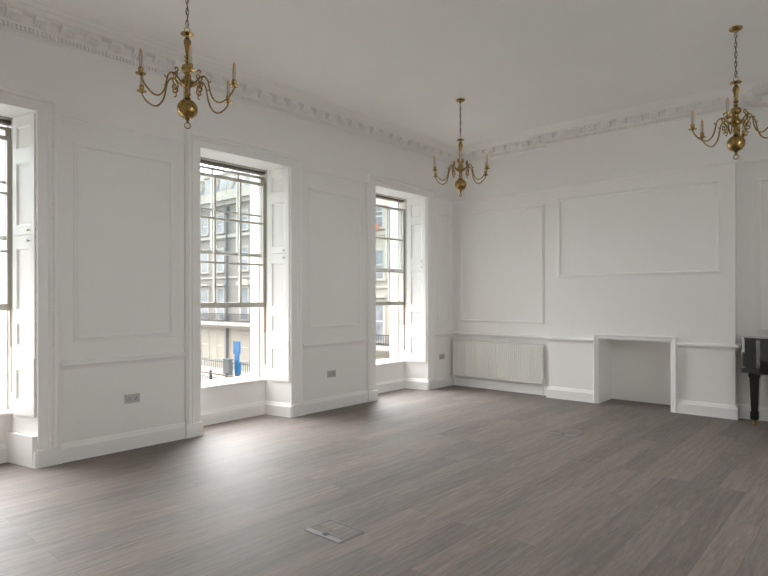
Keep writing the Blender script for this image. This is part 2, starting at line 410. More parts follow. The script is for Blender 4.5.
rails([((DADO,), [(2.462, BY), (BX0, BY), (BX0, 0), (0, 0), (0, piers[0][1])]),
       ((CAP,), [(ROOMX, -3.2), (ROOMX, 0), (BX1, 0), (BX1, BY), (BX0, BY), (BX0, 0), (0, 0), (0, piers[0][1])]),
       ((DADO,), [(ROOMX, -3.6), (ROOMX, 0), (BX1, 0), (BX1, BY), (3.528, BY)]),
       ((DADO, CAP), [(2.9, ROOMY), (ROOMX, ROOMY)])])

# ------------------------------------------------------------------ raised panel mouldings
PM = [(0, -0.003), (0, 0.006), (0.008, 0.012), (0.014, 0.010), (0.022, 0.017), (0.032, 0.020), (0.040, 0.014), (0.046, 0.006), (0.052, 0.005), (0.052, -0.003)]
def panel(u0, u1, z0, z1, fn, sc=1.0):
    global tn
    bm = bmesh.new(); sweep(bm, [(u0, z0), (u1, z0), (u1, z1), (u0, z1)], [(o*sc, h) for o, h in PM], closed=True, fn=fn)
    link('trim_%d' % tn, bm, TRIM, kind='structure'); tn += 1
left = lambda u, v, h: (h, u, v)
for hi, lo in piers[1:3]:
    c = (hi+lo)/2; panel(c-0.485, c+0.485, 1.07, 2.885, left)
panel(-0.47, -0.10, 1.07, 2.885, left)
panel(0.135, 1.655, 1.065, 2.885, lambda u, v, h: (u, -h, v))
panel(1.925, 4.022, 1.755, 2.912, lambda u, v, h: (u, BY-h, v))
panel(4.365, 6.60, 1.045, 2.885, lambda u, v, h: (u, -h, v))
panel(-3.0, -0.3, 1.07, 2.885, lambda u, v, h: (ROOMX-h, u, v))

# ------------------------------------------------------------------ fireplace surround
fs = empty('fire_surround', (2.995, BY, 0)); tag(fs, 'plain white moulded surround framing the empty fireplace recess in the chimney breast', 'fireplace')
FP = [(0, -0.002), (0, 0.030), (0.008, 0.038), (0.020, 0.038), (0.028, 0.030), (0.060, 0.026), (0.066, 0.020), (0.0735, 0.018), (0.0735, -0.002)]
def leg_poly(o0, o1):
    return None
def surround(name, pth, s0, s1):
    bm = bmesh.new(); sweep(bm, pth, FP, fn=lambda u, v, h: (u-2.995, -h, v), s0=s0, s1=s1); link(name, bm, TRIM, fs)
sp = [(3.5285, 0.0), (3.5285, 0.968), (2.4615, 0.968), (2.4615, 0.0)]
surround('jamb', sp, 0, 1); surround('lintel', sp, 1, 2); surround('jamb', sp, 2, 3)

# ------------------------------------------------------------------ windows
def architrave(c, parent):
    a, b = jambs(c)
    prof = [(0, -0.003), (0, 0.020), (0.006, 0.030), (0.014, 0.034), (0.022, 0.046), (0.040, 0.052), (0.054, 0.044), (0.060, 0.034), (0.066, 0.030),
            (0.080, 0.038), (0.092, 0.030), (0.098, 0.022), (0.170, 0.018), (0.176, 0.022), (0.181, 0.018), (0.181, -0.003)]
    bm = bmesh.new()
    sweep(bm, [(b+AW, 0.148), (b+AW, HEAD+AW-0.035), (a-AW, HEAD+AW-0.035), (a-AW, 0.148)], [(-o, h) for o, h in prof][::1], fn=lambda u, v, h: (h, u, v))
    return bm
def architrave_bm(c):
    a, b = jambs(c); AT = 0.145                      # narrower on the head than on the sides
    prof = [(0, -0.003), (0, 0.020), (0.03, 0.032), (0.07, 0.036), (0.12, 0.048), (0.22, 0.053), (0.30, 0.046), (0.33, 0.035), (0.37, 0.031),
            (0.44, 0.039), (0.51, 0.031), (0.545, 0.022), (0.93, 0.018), (0.97, 0.021), (1.0, 0.016), (1.0, -0.003)]
    bm = bmesh.new(); rows = []
    for (u0, v0, u1, v1) in ((b+AW, 0.148, b, 0.148), (b+AW, HEAD+AT, b, HEAD), (a-AW, HEAD+AT, a, HEAD), (a-AW, 0.148, a, 0.148)):
        rows.append([bm.verts.new((h, u0+(u1-u0)*t, v0+(v1-v0)*t)) for t, h in prof])
    for r0, r1 in zip(rows, rows[1:]):
        for k in range(len(prof)):
            j = (k+1) % len(prof); bm.faces.new((r0[k], r0[j], r1[j], r1[k]))
    bm.faces.new(rows[0]); bm.faces.new(rows[-1])
    # small carved beads along the outer moulding
    bead = []
    for z in [0.16+0.03*k for k in range(int((HEAD+AT-0.19)/0.03))]: bead += [(b+AW-0.068, z), (a-AW+0.068, z)]
    y = a-AW+0.08
    while y < b+AW-0.07: bead.append((y, HEAD+AT-0.055)); y += 0.03
    for (y, z) in bead:
        v = [bm.verts.new((0.028, y+dy, z+dz)) for dy, dz in ((-0.009, -0.012), (0.009, -0.012), (0.009, 0.012), (-0.009, 0.012))]
        t = bm.verts.new((0.046, y, z))
        for k in range(4): bm.faces.new((v[k], v[(k+1) % 4], t))
    return bm
def sash_bm(c, x0, x1, z0, z1, zbars, bot, top, hw=0.555, st=0.045):
    bm = bmesh.new()
    box(bm, x0, x1, c-hw, c-hw+st, z0, z1, 0.003); box(bm, x0, x1, c+hw-st, c+hw, z0, z1, 0.003)
    box(bm, x0, x1, c-hw+st, c+hw-st, z0, z0+bot, 0.003); box(bm, x0, x1, c-hw+st, c+hw-st, z1-top, z1, 0.003)
    xm = (x0+x1)/2
    for y in (c-0.178, c+0.178): box(bm, xm-0.017, xm+0.017, y-0.011, y+0.011, z0+bot, z1-top, 0.003)
    for z in zbars: box(bm, xm-0.016, xm+0.016, c-hw+st, c+hw-st, z-0.011, z+0.011, 0.003)
    return bm
def pane_bm(c, x0, x1, z0, z1, bot, top, hw=0.555, st=0.045):
    xm = (x0+x1)/2; bm = bmesh.new(); box(bm, xm-0.002, xm+0.002, c-hw+st, c+hw-st, z0+bot, z1-top); return bm

LEAVES = ((0.435, 0.940, ((0.565, 0.835),)), (0.950, 2.012, ((1.045, 1.245), (1.360, 1.905))), (2.022, 3.065, ((2.105, 2.655), (2.785, 2.98))))
def shutter_bm(z0, z1, panels, swing=0.0):
    """one leaf in its own coordinates: u along the reveal from the window out to the room, t thickness off the reveal"""
    bm = bmesh.new(); W, T = 0.322, 0.024; u0, u1 = 0.054, 0.252; d = 0.009
    # stiles and rails around sunk panels
    box(bm, 0, u0, -T, 0, z0, z1, 0.0015); box(bm, u1, W, -T, 0, z0, z1, 0.0015)
    zs = [z0]+[v for p in panels for v in p]+[z1]
    for k in range(0, len(zs), 2): box(bm, u0, u1, -T, 0, zs[k], zs[k+1])
    for p in panels:
        box(bm, u0, u1, -T, -d-0.004, p[0], p[1])
        sweep(bm, [(u0, p[0]), (u1, p[0]), (u1, p[1]), (u0, p[1])], [(0, -d-0.006), (0, -0.001), (0.004, -0.003), (0.012, -d-0.002), (0.012, -d-0.006)], closed=True, fn=lambda u, v, h: (u, h, v))
    return bm
def window(i, c, dz):
    a, b = jambs(c)
    root = empty('window_%d' % i, (0, 0, 0)); root['kind'] = 'structure'
    link('architrave', architrave_bm(c), TRIM, root)
    for s, y0, y1 in ((1, b-0.008, b+AW+0.004), (-1, a-AW-0.004, a+0.008)):
        bm = bmesh.new(); box(bm, -0.01, 0.044, y0, y1, 0.0, 0.146, 0.003); box(bm, -0.01, 0.048, y0-.002, y1+.002, 0.0, 0.008); link('plinth_block', bm, TRIM, root)
    # box frame: linings, beads, pulley head with its shade painted dark, and the sill
    bm = bmesh.new()
    for s in (-1, 1):
        y0, y1 = sorted((c+s*0.555, c+s*0.60)); box(bm, -0.53, -0.345, y0, y1, SILL-0.03, HEAD+0.03)
        y0, y1 = sorted((c+s*0.540, c+s*0.565)); box(bm, -0.385, -0.355, y0, y1, SILL, HEAD+0.02, 0.004)
    box(bm, -0.415, -0.36, c-0.555, c+0.555, HEAD-0.012, HEAD+0.035); box(bm, -0.53, -0.50, c-0.555, c+0.555, HEAD-0.036, HEAD+0.035)
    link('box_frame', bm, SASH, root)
    bm = bmesh.new(); box(bm, -0.50, -0.415, c-0.554, c+0.554, HEAD-0.040, HEAD+0.034); link('pulley_head', bm, HEADSHADE, root)
    bm = bmesh.new(); box(bm, -0.78, -0.385, c-0.545, c+0.545, SILL-0.03, SILL+0.004, 0.004); link('outer_sill', bm, STONE, root)
    bm = bmesh.new(); box(bm, -0.41, -0.362, c-0.62, c+0.62, SILL-0.028, SILL-0.002, 0.006)
    link('window_sill', bm, TRIM, root)
    # upper sash outside, lower sash pushed up inside it
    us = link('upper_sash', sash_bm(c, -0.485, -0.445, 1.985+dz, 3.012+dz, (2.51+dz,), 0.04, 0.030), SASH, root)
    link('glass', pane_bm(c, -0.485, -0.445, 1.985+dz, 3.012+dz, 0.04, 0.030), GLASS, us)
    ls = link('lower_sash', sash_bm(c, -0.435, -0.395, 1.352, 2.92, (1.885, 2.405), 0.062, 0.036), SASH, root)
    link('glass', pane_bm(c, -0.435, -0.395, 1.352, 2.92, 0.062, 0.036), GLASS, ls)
    bm = bmesh.new(); box(bm, -0.447, -0.436, c-0.16, c-0.10, 2.025+dz, 2.035+dz); tube(bm, [(-0.44, c-0.13, 2.03+dz), (-0.44, c-0.13, 2.09+dz)], 0.006, 6); link('sash_catch', bm, KNOB, us)
    # spiral balance / cord hanging in the open lower half
    bm = bmesh.new(); tube(bm, [(-0.42, c+0.548, 0.62), (-0.42, c+0.548, 1.36)], 0.010, 6); link('sash_cord', bm, STEEL, root)
    bm = bmesh.new(); box(bm, -0.432, -0.408, c+0.537, c+0.5545, 1.03, 1.36); link('balance_cover', bm, LEATHER, root)
    # folded shutters in both reveals
    ang = math.atan2(SPL, -REV)
    for s, y in ((1, b), (-1, a)):
        for k, (z0, z1, pn) in enumerate(LEAVES):
            bmx = shutter_bm(z0, z1, pn)
            # map: origin at the window end of the reveal, running out to the room
            ux = Vector((math.cos(ang), s*math.sin(ang), 0)); base = Vector((-0.326, y-s*SPL*0.326/0.40, 0)); off = Vector((ux.y*1.0, -ux.x, 0))*s
            lift = 0.0145 + (0.006 if k == 0 else 0.0)
            for v in bmx.verts:
                p = base+ux*v.co.x+off*(lift+v.co.y)
                v.co = Vector((p.x, p.y, v.co.z))
            o = link('shutter', bmx, TRIM, root)
            kz = {0: (), 1: (1.965,), 2: (2.055,)}[k]
            for z in kz:
                p = base+ux*0.252+off*(lift)
                b2 = bmesh.new(); lathe(b2, [(0.0, 0.0), (0.007, 0.001), (0.006, 0.010), (0.012, 0.015), (0.013, 0.020), (0.008, 0.025), (0, 0.026)], seg=12)
                rot = Vector((0, 0, 1)).rotation_difference(off.normalized()).to_matrix()
                for v in b2.verts: v.co = rot @ v.co + p + Vector((0, 0, z))
                link('knob', b2, KNOB, o, smooth=True)
    return root
for i, c in enumerate(W2C): window(i+1, c, (0.0, 0.0, -0.085)[i])
# taller lining board low in the reveal of the nearest window
c = W2C[0]; a, b = jambs(c); bm = bmesh.new()
prism(bm, [(-0.004, b-0.001), (-0.004, b-0.036), (REV, b-SPL-0.036), (REV, b-SPL-0.001)], 0.0, 0.268); link('trim_%d' % tn, bm, TRIM, kind='structure'); tn += 1

# ------------------------------------------------------------------ radiator
rx0, rx1, rz0, rz1 = 0.065, 1.655, 0.175, 0.768
rad = empty('radiator', ((rx0+rx1)/2, -0.075, rz0)); tag(rad, 'long white ribbed panel radiator on the back wall left of the chimney breast', 'radiator')
def lk(name, bm, m_, root, smooth=False):
    for v in bm.verts: v.co -= root.location
    return link(name, bm, m_, root, smooth)
bm = bmesh.new()
n = 44; xs0, xs1 = rx0+0.02, rx1-0.02; pitch = (xs1-xs0)/n
sec = []
for k in range(n):
    x = xs0+k*pitch
    sec += [(x, -0.112), (x+pitch*0.42, -0.112), (x+pitch*0.52, -0.101), (x+pitch*0.80, -0.101), (x+pitch*0.90, -0.112)]
sec += [(xs1, -0.112)]
sec = [(rx0+0.004, -0.110)]+sec+[(rx1-0.004, -0.110), (rx1-0.004, -0.098), (rx0+0.004, -0.098)]
prism(bm, sec, rz0+0.02, rz1-0.02); box(bm, rx0+0.004, rx1-0.004, -0.113, -0.098, rz0, rz0+0.022, 0.004); box(bm, rx0+0.004, rx1-0.004, -0.113, -0.098, rz1-0.022, rz1-0.002, 0.004)
box(bm, rx0+0.02, rx1-0.02, -0.05, -0.040, rz0+0.01, rz1-0.03)
lk('panel', bm, RAD, rad)
for x0, x1 in ((rx0, rx0+0.006), (rx1-0.006, rx1)):
    bm = bmesh.new(); box(bm, x0, x1, -0.112, -0.036, rz0+0.012, rz1, 0.002); lk('side_panel', bm, RAD, rad)
bm = bmesh.new(); box(bm, rx0, rx1, -0.112, -0.106, rz1-0.004, rz1); box(bm, rx0, rx1, -0.042, -0.036, rz1-0.004, rz1)
k = rx0
while k < rx1-0.01: box(bm, k, k+0.010, -0.106, -0.042, rz1-0.003, rz1-0.001); k += 0.022
lk('top_grille', bm, RADD, rad)
for x in (rx0+0.25, rx1-0.25):
    bm = bmesh.new(); box(bm, x-0.015, x+0.015, -0.042, -0.001, rz0+0.05, rz1-0.06); lk('bracket', bm, RAD, rad)
bm = bmesh.new(); tube(bm, [(rx1+0.018, -0.075, 0.0), (rx1+0.018, -0.075, rz0+0.03)], 0.0075, 8); tube(bm, [(rx1-0.01, -0.075, rz0+0.035), (rx1+0.018, -0.075, rz0+0.035)], 0.009, 8); lk('pipe', bm, RAD, rad, True)
bm = bmesh.new(); lathe(bm, [(0, 0), (0.014, 0), (0.018, 0.02), (0.018, 0.06), (0.012, 0.066), (0, 0.066)], rx1+0.02, -0.075, rz0+0.02, 12); lk('valve', bm, RAD, rad, True)

# ------------------------------------------------------------------ wall sockets
def socket():
    r = empty('wall_socket')
    bm = bmesh.new(); box(bm, 0.0, 0.009, -0.073, 0.073, -0.043, 0.043, 0.003); link('face_plate', bm, STEEL, r)
    for s in (-1, 1):
        bm = bmesh.new(); y = s*0.036; box(bm, 0.0085, 0.0105, y-0.021, y+0.021, -0.030, 0.022, 0.001)
        f = link('outlet', bm, SLOT, r)
        bm = bmesh.new()
        for (yy, zz, w_, h_) in ((0, 0.010, 0.003, 0.006), (-0.011, -0.010, 0.005, 0.003), (0.011, -0.010, 0.005, 0.003)): box(bm, 0.010, 0.0112, y+yy-w_, y+yy+w_, zz-h_, zz+h_)
        link('pin_slots', bm, DARK, f)
        bm = bmesh.new(); box(bm, 0.0085, 0.013, y-0.006+s*0.022, y+0.006+s*0.022, 0.024, 0.036, 0.001); link('rocker_switch', bm, STEEL, r)
    return r
s1 = socket(); s1.location = (0, -5.512, 0.488); tag(s1, 'grey metal double wall socket low on the pier between the nearest and middle windows', 'socket', 'wall sockets')
s2 = copy_tree(s1); s2.location = (0, -2.84, 0.462); tag(s2, 'grey metal double wall socket low on the pier between the middle and farthest windows', 'socket', 'wall sockets')
s3 = copy_tree(s1); s3.location = (0, -0.335, 0.500); tag(s3, 'small grey wall socket in the corner between the farthest window and the radiator', 'socket', 'wall sockets')

# ------------------------------------------------------------------ floor boxes
def floor_box(w_, d_):
    r = empty('floor_box')
    bm = bmesh.new()
    for x0, x1, y0, y1 in ((-w_/2, w_/2, -d_/2, -d_/2+0.006), (-w_/2, w_/2, d_/2-0.006, d_/2), (-w_/2, -w_/2+0.006, -d_/2, d_/2), (w_/2-0.006, w_/2, -d_/2, d_/2)): box(bm, x0, x1, y0, y1, 0.0, 0.0035)
    link('frame', bm, FLAPM, r)
    bm = bmesh.new(); box(bm, -w_/2+0.006, w_/2-0.006, -d_/2+0.006, d_/2-0.006, 0, 0.0012); link('seam', bm, DARK, r)
    bm = bmesh.new(); box(bm, -w_/2+0.012, w_/2-0.010, -d_/2+0.045, d_/2-0.010, 0.001, 0.003); link('lid', bm, FLOOR, r)
    bm = bmesh.new(); box(bm, -w_/2+0.008, w_/2-0.008, -d_/2+0.006, -d_/2+0.042, 0.001, 0.0038); fl = link('cable_flap', bm, FLAPM, r)
    bm = bmesh.new(); box(bm, -0.018, 0.022, -d_/2+0.020, -d_/2+0.052, 0.003, 0.0046); link('finger_pull', bm, DARK, fl)
    return r
f1 = floor_box(0.312, 0.225); f1.location = (2.937, -5.614, 0); tag(f1, 'square floor access hatch with steel edge in the foreground boards', 'floor box', 'floor boxes')
f2 = copy_tree(f1); f2.location = (2.93, -2.15, 0); tag(f2, 'small floor access hatch in front of the chimney breast, far from the camera', 'floor box', 'floor boxes')

# ------------------------------------------------------------------ chandeliers
ZB = 2.865-H            # ball centre below the ceiling
def chandelier():
    r = empty('chandelier')
    bm = bmesh.new(); lathe(bm, [(0, 0), (0.054, 0), (0.056, -0.006), (0.050, -0.016), (0.036, -0.026), (0.016, -0.030), (0.010, -0.044), (0, -0.046)], seg=28); can = link('canopy', bm, BRASS, r, True)
    bm = bmesh.new(); z = -0.045; k = 0; end = ZB+0.615
    nl = round((z-end)/0.044); st = (z-end)/nl
    for k in range(nl):
        zc = z-st*(k+0.5); hl, hw = st*0.62, 0.0105; pts = []
        for q in range(14):
            an = 2*PI*q/14; x = hw*math.cos(an); y = hl*math.sin(an)
            pts.append((x, 0, zc+y) if k % 2 else (0, x, zc+y))
        tube(bm, pts, 0.0026, 6, closed=True)
    link('chain', bm, CHAIN, r, True)
    bm = bmesh.new(); tube(bm, [(0.006*math.cos(t*1.7), 0.006*math.sin(t*1.7), -0.03+(end-0.01+0.03)*t/24) for t in range(25)], 0.0032, 6); link('cable', bm, CHAIN, r, True)
    bm = bmesh.new(); tube(bm, [(0, 0.020*math.cos(a_), ZB+0.588+0.020*math.sin(a_)) for a_ in [2*PI*q/18 for q in range(18)]], 0.004, 6, closed=True); link('top_ring', bm, BRASSL, r, True)
    prof = [(0, .572), (.012, .572), (.014, .563), (.046, .560), (.048, .553), (.014, .545), (.011, .532), (.018, .524), (.026, .508), (.027, .49), (.020, .455), (.014, .42), (.012, .395), (.022, .388), (.022, .378),
            (.013, .370), (.020, .358), (.020, .350), (.012, .342), (.016, .334), (.036, .322), (.044, .304), (.044, .290), (.034, .272), (.020, .262), (.018, .245), (.026, .238), (.026, .228), (.038, .215), (.044, .200),
            (.044, .182), (.034, .168), (.020, .160), (.017, .125), (.024, .115), (.024, .106), (.018, .098), (.021, .085), (.026, .077), (.018, .07), (0, .068)]
    bm = bmesh.new(); lathe(bm, [(a_, z_+ZB) for a_, z_ in prof], seg=24); link('stem', bm, BRASS, r, True)
    bm = bmesh.new(); lathe(bm, [(0.0742*math.cos(t), ZB+0.0742*math.sin(t)) for t in [PI/2-PI*q/20 for q in range(21)]], seg=32); link('ball', bm, BRASS, r, True)
    bm = bmesh.new(); lathe(bm, [(0, ZB-.070), (.016, ZB-.073), (.018, ZB-.079), (.010, ZB-.085), (.012, ZB-.094), (.006, ZB-.102), (0, ZB-.104)], seg=16)
    tube(bm, [(0, 0.021*math.cos(a_), ZB-0.122+0.021*math.sin(a_)) for a_ in [2*PI*q/18 for q in range(18)]], 0.0042, 6, closed=True); link('bottom_ring', bm, BRASS, r, True)
    arm_pts = [(.038, .190), (.062, .196), (.084, .216), (.110, .236), (.138, .232), (.160, .202), (.170, .160), (.180, .115), (.200, .070), (.235, .040), (.270, .040), (.305, .060), (.338, .092), (.358, .122), (.365, .146)]
    def planar(pts, n=5): return spline([(x, 0, z+ZB) for x, z in pts], n)
    bma = bmesh.new(); tube(bma, planar(arm_pts), 0.0062, 8)
    lathe(bma, [(0, .012), (.012, .010), (.012, -.010), (0, -.012)], .046, 0, .191+ZB, 10)
    tube(bma, [(0.166, 0, 0.185+ZB), (0.186, 0, 0.196+ZB)], 0.004, 6)
    bms = bmesh.new()
    tube(bms, planar([(.105, .232), (.090, .250), (.078, .270), (.088, .284), (.102, .276), (.098, .262)]), 0.0056, 6)
    tube(bms, planar([(.120, .232), (.108, .205), (.094, .180), (.080, .160), (.082, .135), (.102, .128), (.114, .142), (.106, .158), (.095, .152)]), 0.0056, 6)
    tube(bms, planar([(.094, .132), (.088, .112), (.096, .096), (.106, .104)]), 0.0042, 6)
    tube(bms, planar([(.098, .200), (.116, .186), (.120, .168), (.108, .160)]), 0.0040, 6)
    bmp = bmesh.new(); lathe(bmp, [(0, .138), (.010, .140), (.014, .146), (.034, .150), (.036, .155), (.016, .155), (.012, .162), (.017, .170), (.018, .195), (.015, .198), (.0, .198)], .365, 0, ZB, 18)
    bmc = bmesh.new(); lathe(bmc, [(0, .196), (.0125, .196), (.0125, .284), (.010, .286), (0, .286)], .365, 0, ZB, 14)
    bmb = bmesh.new(); lathe(bmb, [(0, .284), (.008, .286), (.0105, .296), (.0095, .308), (.005, .322), (0, .330)], .365, 0, ZB, 12)
    meshes = []
    for nm, b_, m_ in (('arm', bma, BRASS), ('scroll', bms, BRASS), ('drip_pan', bmp, BRASS), ('candle_sleeve', bmc, CANDLE), ('bulb', bmb, BULB)):
        meshes.append(link(nm, b_, m_, None, True))
    arm = meshes[0]; arm.parent = r
    for o in meshes[1:]: o.parent = arm
    for k in range(1, 6):
        a2 = copy_tree(arm, r); a2.rotation_euler = (0, 0, k*PI/3)
    return r
ch1 = chandelier(); ch1.location = (1.63, -5.859, H); ch1.rotation_euler = (0, 0, math.radians(-27))
tag(ch1, 'six-arm brass chandelier at left, hanging nearest the camera before the first wall pier', 'chandelier', 'brass chandeliers')
ch2 = copy_tree(ch1); ch2.location = (1.565, -2.125, H); ch2.rotation_euler = (0, 0, math.radians(4))
tag(ch2, 'six-arm brass chandelier hanging in front of the corner with the radiator', 'chandelier', 'brass chandeliers')
ch3 = copy_tree(ch1); ch3.location = (4.506, -2.048, H); ch3.rotation_euler = (0, 0, math.radians(90))
tag(ch3, 'six-arm brass chandelier at right, hanging above the black piano', 'chandelier', 'brass chandeliers')

# ------------------------------------------------------------------ piano (mostly beyond the right edge of the frame)
pr = empty('grand_piano', (4.40, -0.36, 0)); tag(pr, 'glossy black grand piano with closed lid in the alcove right of the chimney breast', 'piano')
def outline(o=0.0):
    tail = [(4.36, -0.055+o), (4.300-o, -0.075), (4.268-o, -0.14), (4.262-o, -0.315), (4.270-o*.8, -0.336-o*.5), (4.300-o*.5, -0.356-o*.9), (4.360-o*.4, -0.388-o), (4.42-o*.3, -0.418-o)]
    bent = [(p.x, p.y-o) for p in spline([(4.46, -0.432, 0), (4.64, -0.450, 0), (4.86, -0.56, 0), (5.04, -0.80, 0), (5.18, -1.10, 0), (5.34, -1.34, 0), (5.52, -1.44, 0)], 5)]
    return tail+bent+[(5.62+o, -1.45-o), (5.62+o, -0.055+o)]
bm = bmesh.new(); prism(bm, outline(0.0), 0.655, 0.970); lk('rim', bm, PIANO, pr)
bm = bmesh.new(); prism(bm, outline(0.012), 0.590, 0.655)
bmesh.ops.bevel(bm, geom=[e for e in bm.edges if abs(e.verts[0].co.z-e.verts[1].co.z) < 1e-6], offset=0.006, segments=2, affect='EDGES'); lk('lower_moulding', bm, PIANO, pr)
bm = bmesh.new(); prism(bm, outline(0.006), 0.974, 1.0); lk('lid', bm, PIANOT, pr)
def pleg(x, y):
    bm = bmesh.new(); rows = []
    for hw, z in ((.060, .592), (.060, .565), (.050, .552), (.047, .50), (.036, .20), (.034, .17), (.042, .165), (.042, .085), (.036, .075), (.03, .07)):
        rows.append([bm.verts.new((x+sx*hw, y+sy*hw, z)) for sx, sy in ((-1, -1), (1, -1), (1, 1), (-1, 1))])
    for a_, b_ in zip(rows, rows[1:]):
        for k in range(4): bm.faces.new((a_[k], a_[(k+1) % 4], b_[(k+1) % 4], b_[k]))
    bm.faces.new(rows[0]); bm.faces.new(rows[-1])
    g = lk('leg', bm, PIANO, pr)
    bm = bmesh.new(); lathe(bm, [(0, .071), (.016, .070), (.012, .055), (.020, .048), (.018, .040), (0, .040)], x, y, 0, 12)
    wl_ = bmesh.new(); lathe(wl_, [(0, -.011), (.018, -.011), (.0225, -.006), (.0225, .006), (.018, .011), (0, .011)], 0, 0, 0, 16)
    for v in wl_.verts: v.co = Vector((x+v.co.x, y+v.co.z, 0.0225+v.co.y))
    lk('caster_fork', bm, BRASSL, g, True) if False else None
    for v in bm.verts: v.co -= pr.location
    link('caster_fork', bm, BRASSL, g, True)
    for v in wl_.verts: v.co -= pr.location
    link('caster_wheel', wl_, BRASSL, g, True)
pleg(4.408, -0.395); pleg(5.40, -1.30); pleg(5.45, -0.20)
bm = bmesh.new(); box(bm, 5.62, 5.84, -1.45, -0.055, 0.59, 0.66, 0.006); lk('key_bed', bm, PIANO, pr)
for y0, y1 in ((-1.45, -1.38), (-0.125, -0.055)):
    bm = bmesh.new(); box(bm, 5.62, 5.83, y0, y1, 0.66, 0.86, 0.02); lk('key_block', bm, PIANO, pr)
bm = bmesh.new()
for k in range(52):
    y = -1.372+k*0.0236; box(bm, 5.66, 5.81, y, y+0.0226, 0.66, 0.70)
kb = lk('keyboard', bm, IVORY, pr)
bm = bmesh.new()
for k in range(51):
    if k % 7 in (0, 3): continue
    y = -1.372+(k+1)*0.0236; box(bm, 5.66, 5.755, y-0.006, y+0.005, 0.70, 0.711)
for v in bm.verts: v.co -= pr.location
link('black_keys', bm, PIANO, kb)
bm = bmesh.new(); box(bm, 5.56, 5.60, -0.95, -0.91, 0.12, 0.59); box(bm, 5.56, 5.60, -0.59, -0.55, 0.12, 0.59); box(bm, 5.53, 5.63, -0.98, -0.52, 0.07, 0.13, 0.01); lk('pedal_lyre', bm, PIANO, pr)
for y in (-0.83, -0.75, -0.67):
    bm = bmesh.new(); box(bm, 5.60, 5.73, y-0.013, y+0.013, 0.075, 0.09, 0.004); lk('pedal', bm, BRASSL, pr)

# ------------------------------------------------------------------ the street outside
GZ, FY = -5.2, 23.0
bm = bmesh.new(); box(bm, -140, -0.42, -60, 60, GZ-0.3, GZ); link('street_ground', bm, ROAD, kind='structure')
bm = bmesh.new(); box(bm, 7.2, 90, -60, 60, GZ-0.3, GZ); link('yard_ground', bm, ROAD, kind='structure')
bm = bmesh.new(); box(bm, -75, -0.75, 19.0, FY+0.2, GZ, GZ+0.14); link('pavement', bm, STONE, kind='structure')

def ext_part(name, m_, parent, boxes, bev=0):
    bm = bmesh.new()
    for q in boxes: box(bm, *q)
    return link(name, bm, m_, parent)
def house_window(root, x, z0, z1, wdt, head='flat', sill=True):
    y = FY
    fr = [(x-wdt/2-0.20, x-wdt/2, y-0.07, y+0.05, z0, z1), (x+wdt/2, x+wdt/2+0.20, y-0.07, y+0.05, z0, z1), (x-wdt/2-0.20, x+wdt/2+0.20, y-0.08, y+0.05, z1, z1+0.22)]
    if sill: fr.append((x-wdt/2-0.28, x+wdt/2+0.28, y-0.18, y+0.05, z0-0.16, z0))
    if head == 'hood': fr.append((x-wdt/2-0.36, x+wdt/2+0.36, y-0.32, y+0.05, z1+0.30, z1+0.48))
    bm = bmesh.new()
    for q in fr: box(bm, *q)
    if head == 'arch':
        pts = [(x+(wdt/2+0.4)*math.cos(t), z1+0.28+0.62*math.sin(t)) for t in [PI*k/10 for k in range(11)]]
        a_ = [bm.verts.new((px_, y-0.3, pz)) for px_, pz in pts]; b_ = [bm.verts.new((px_, y+0.05, pz)) for px_, pz in pts]
        bm.faces.new(a_); bm.faces.new(b_)
        for k in range(len(pts)): j = (k+1) % len(pts); bm.faces.new((a_[k], a_[j], b_[j], b_[k]))
    f = link('window', bm, STONE, root)
    ext_part('pane', WINDARK, f, [(x-wdt/2, x+wdt/2, y-0.005, y+0.04, z0, z1)])
    zm = (z0+z1)/2
    ext_part('glazing_bar', EXTW, f, [(x-wdt/2, x+wdt/2, y-0.03, y, zm-0.05, zm+0.05), (x-wdt/2, x-wdt/2+0.06, y-0.03, y, z0, z1), (x+wdt/2-0.06, x+wdt/2, y-0.03, y, z0, z1)])
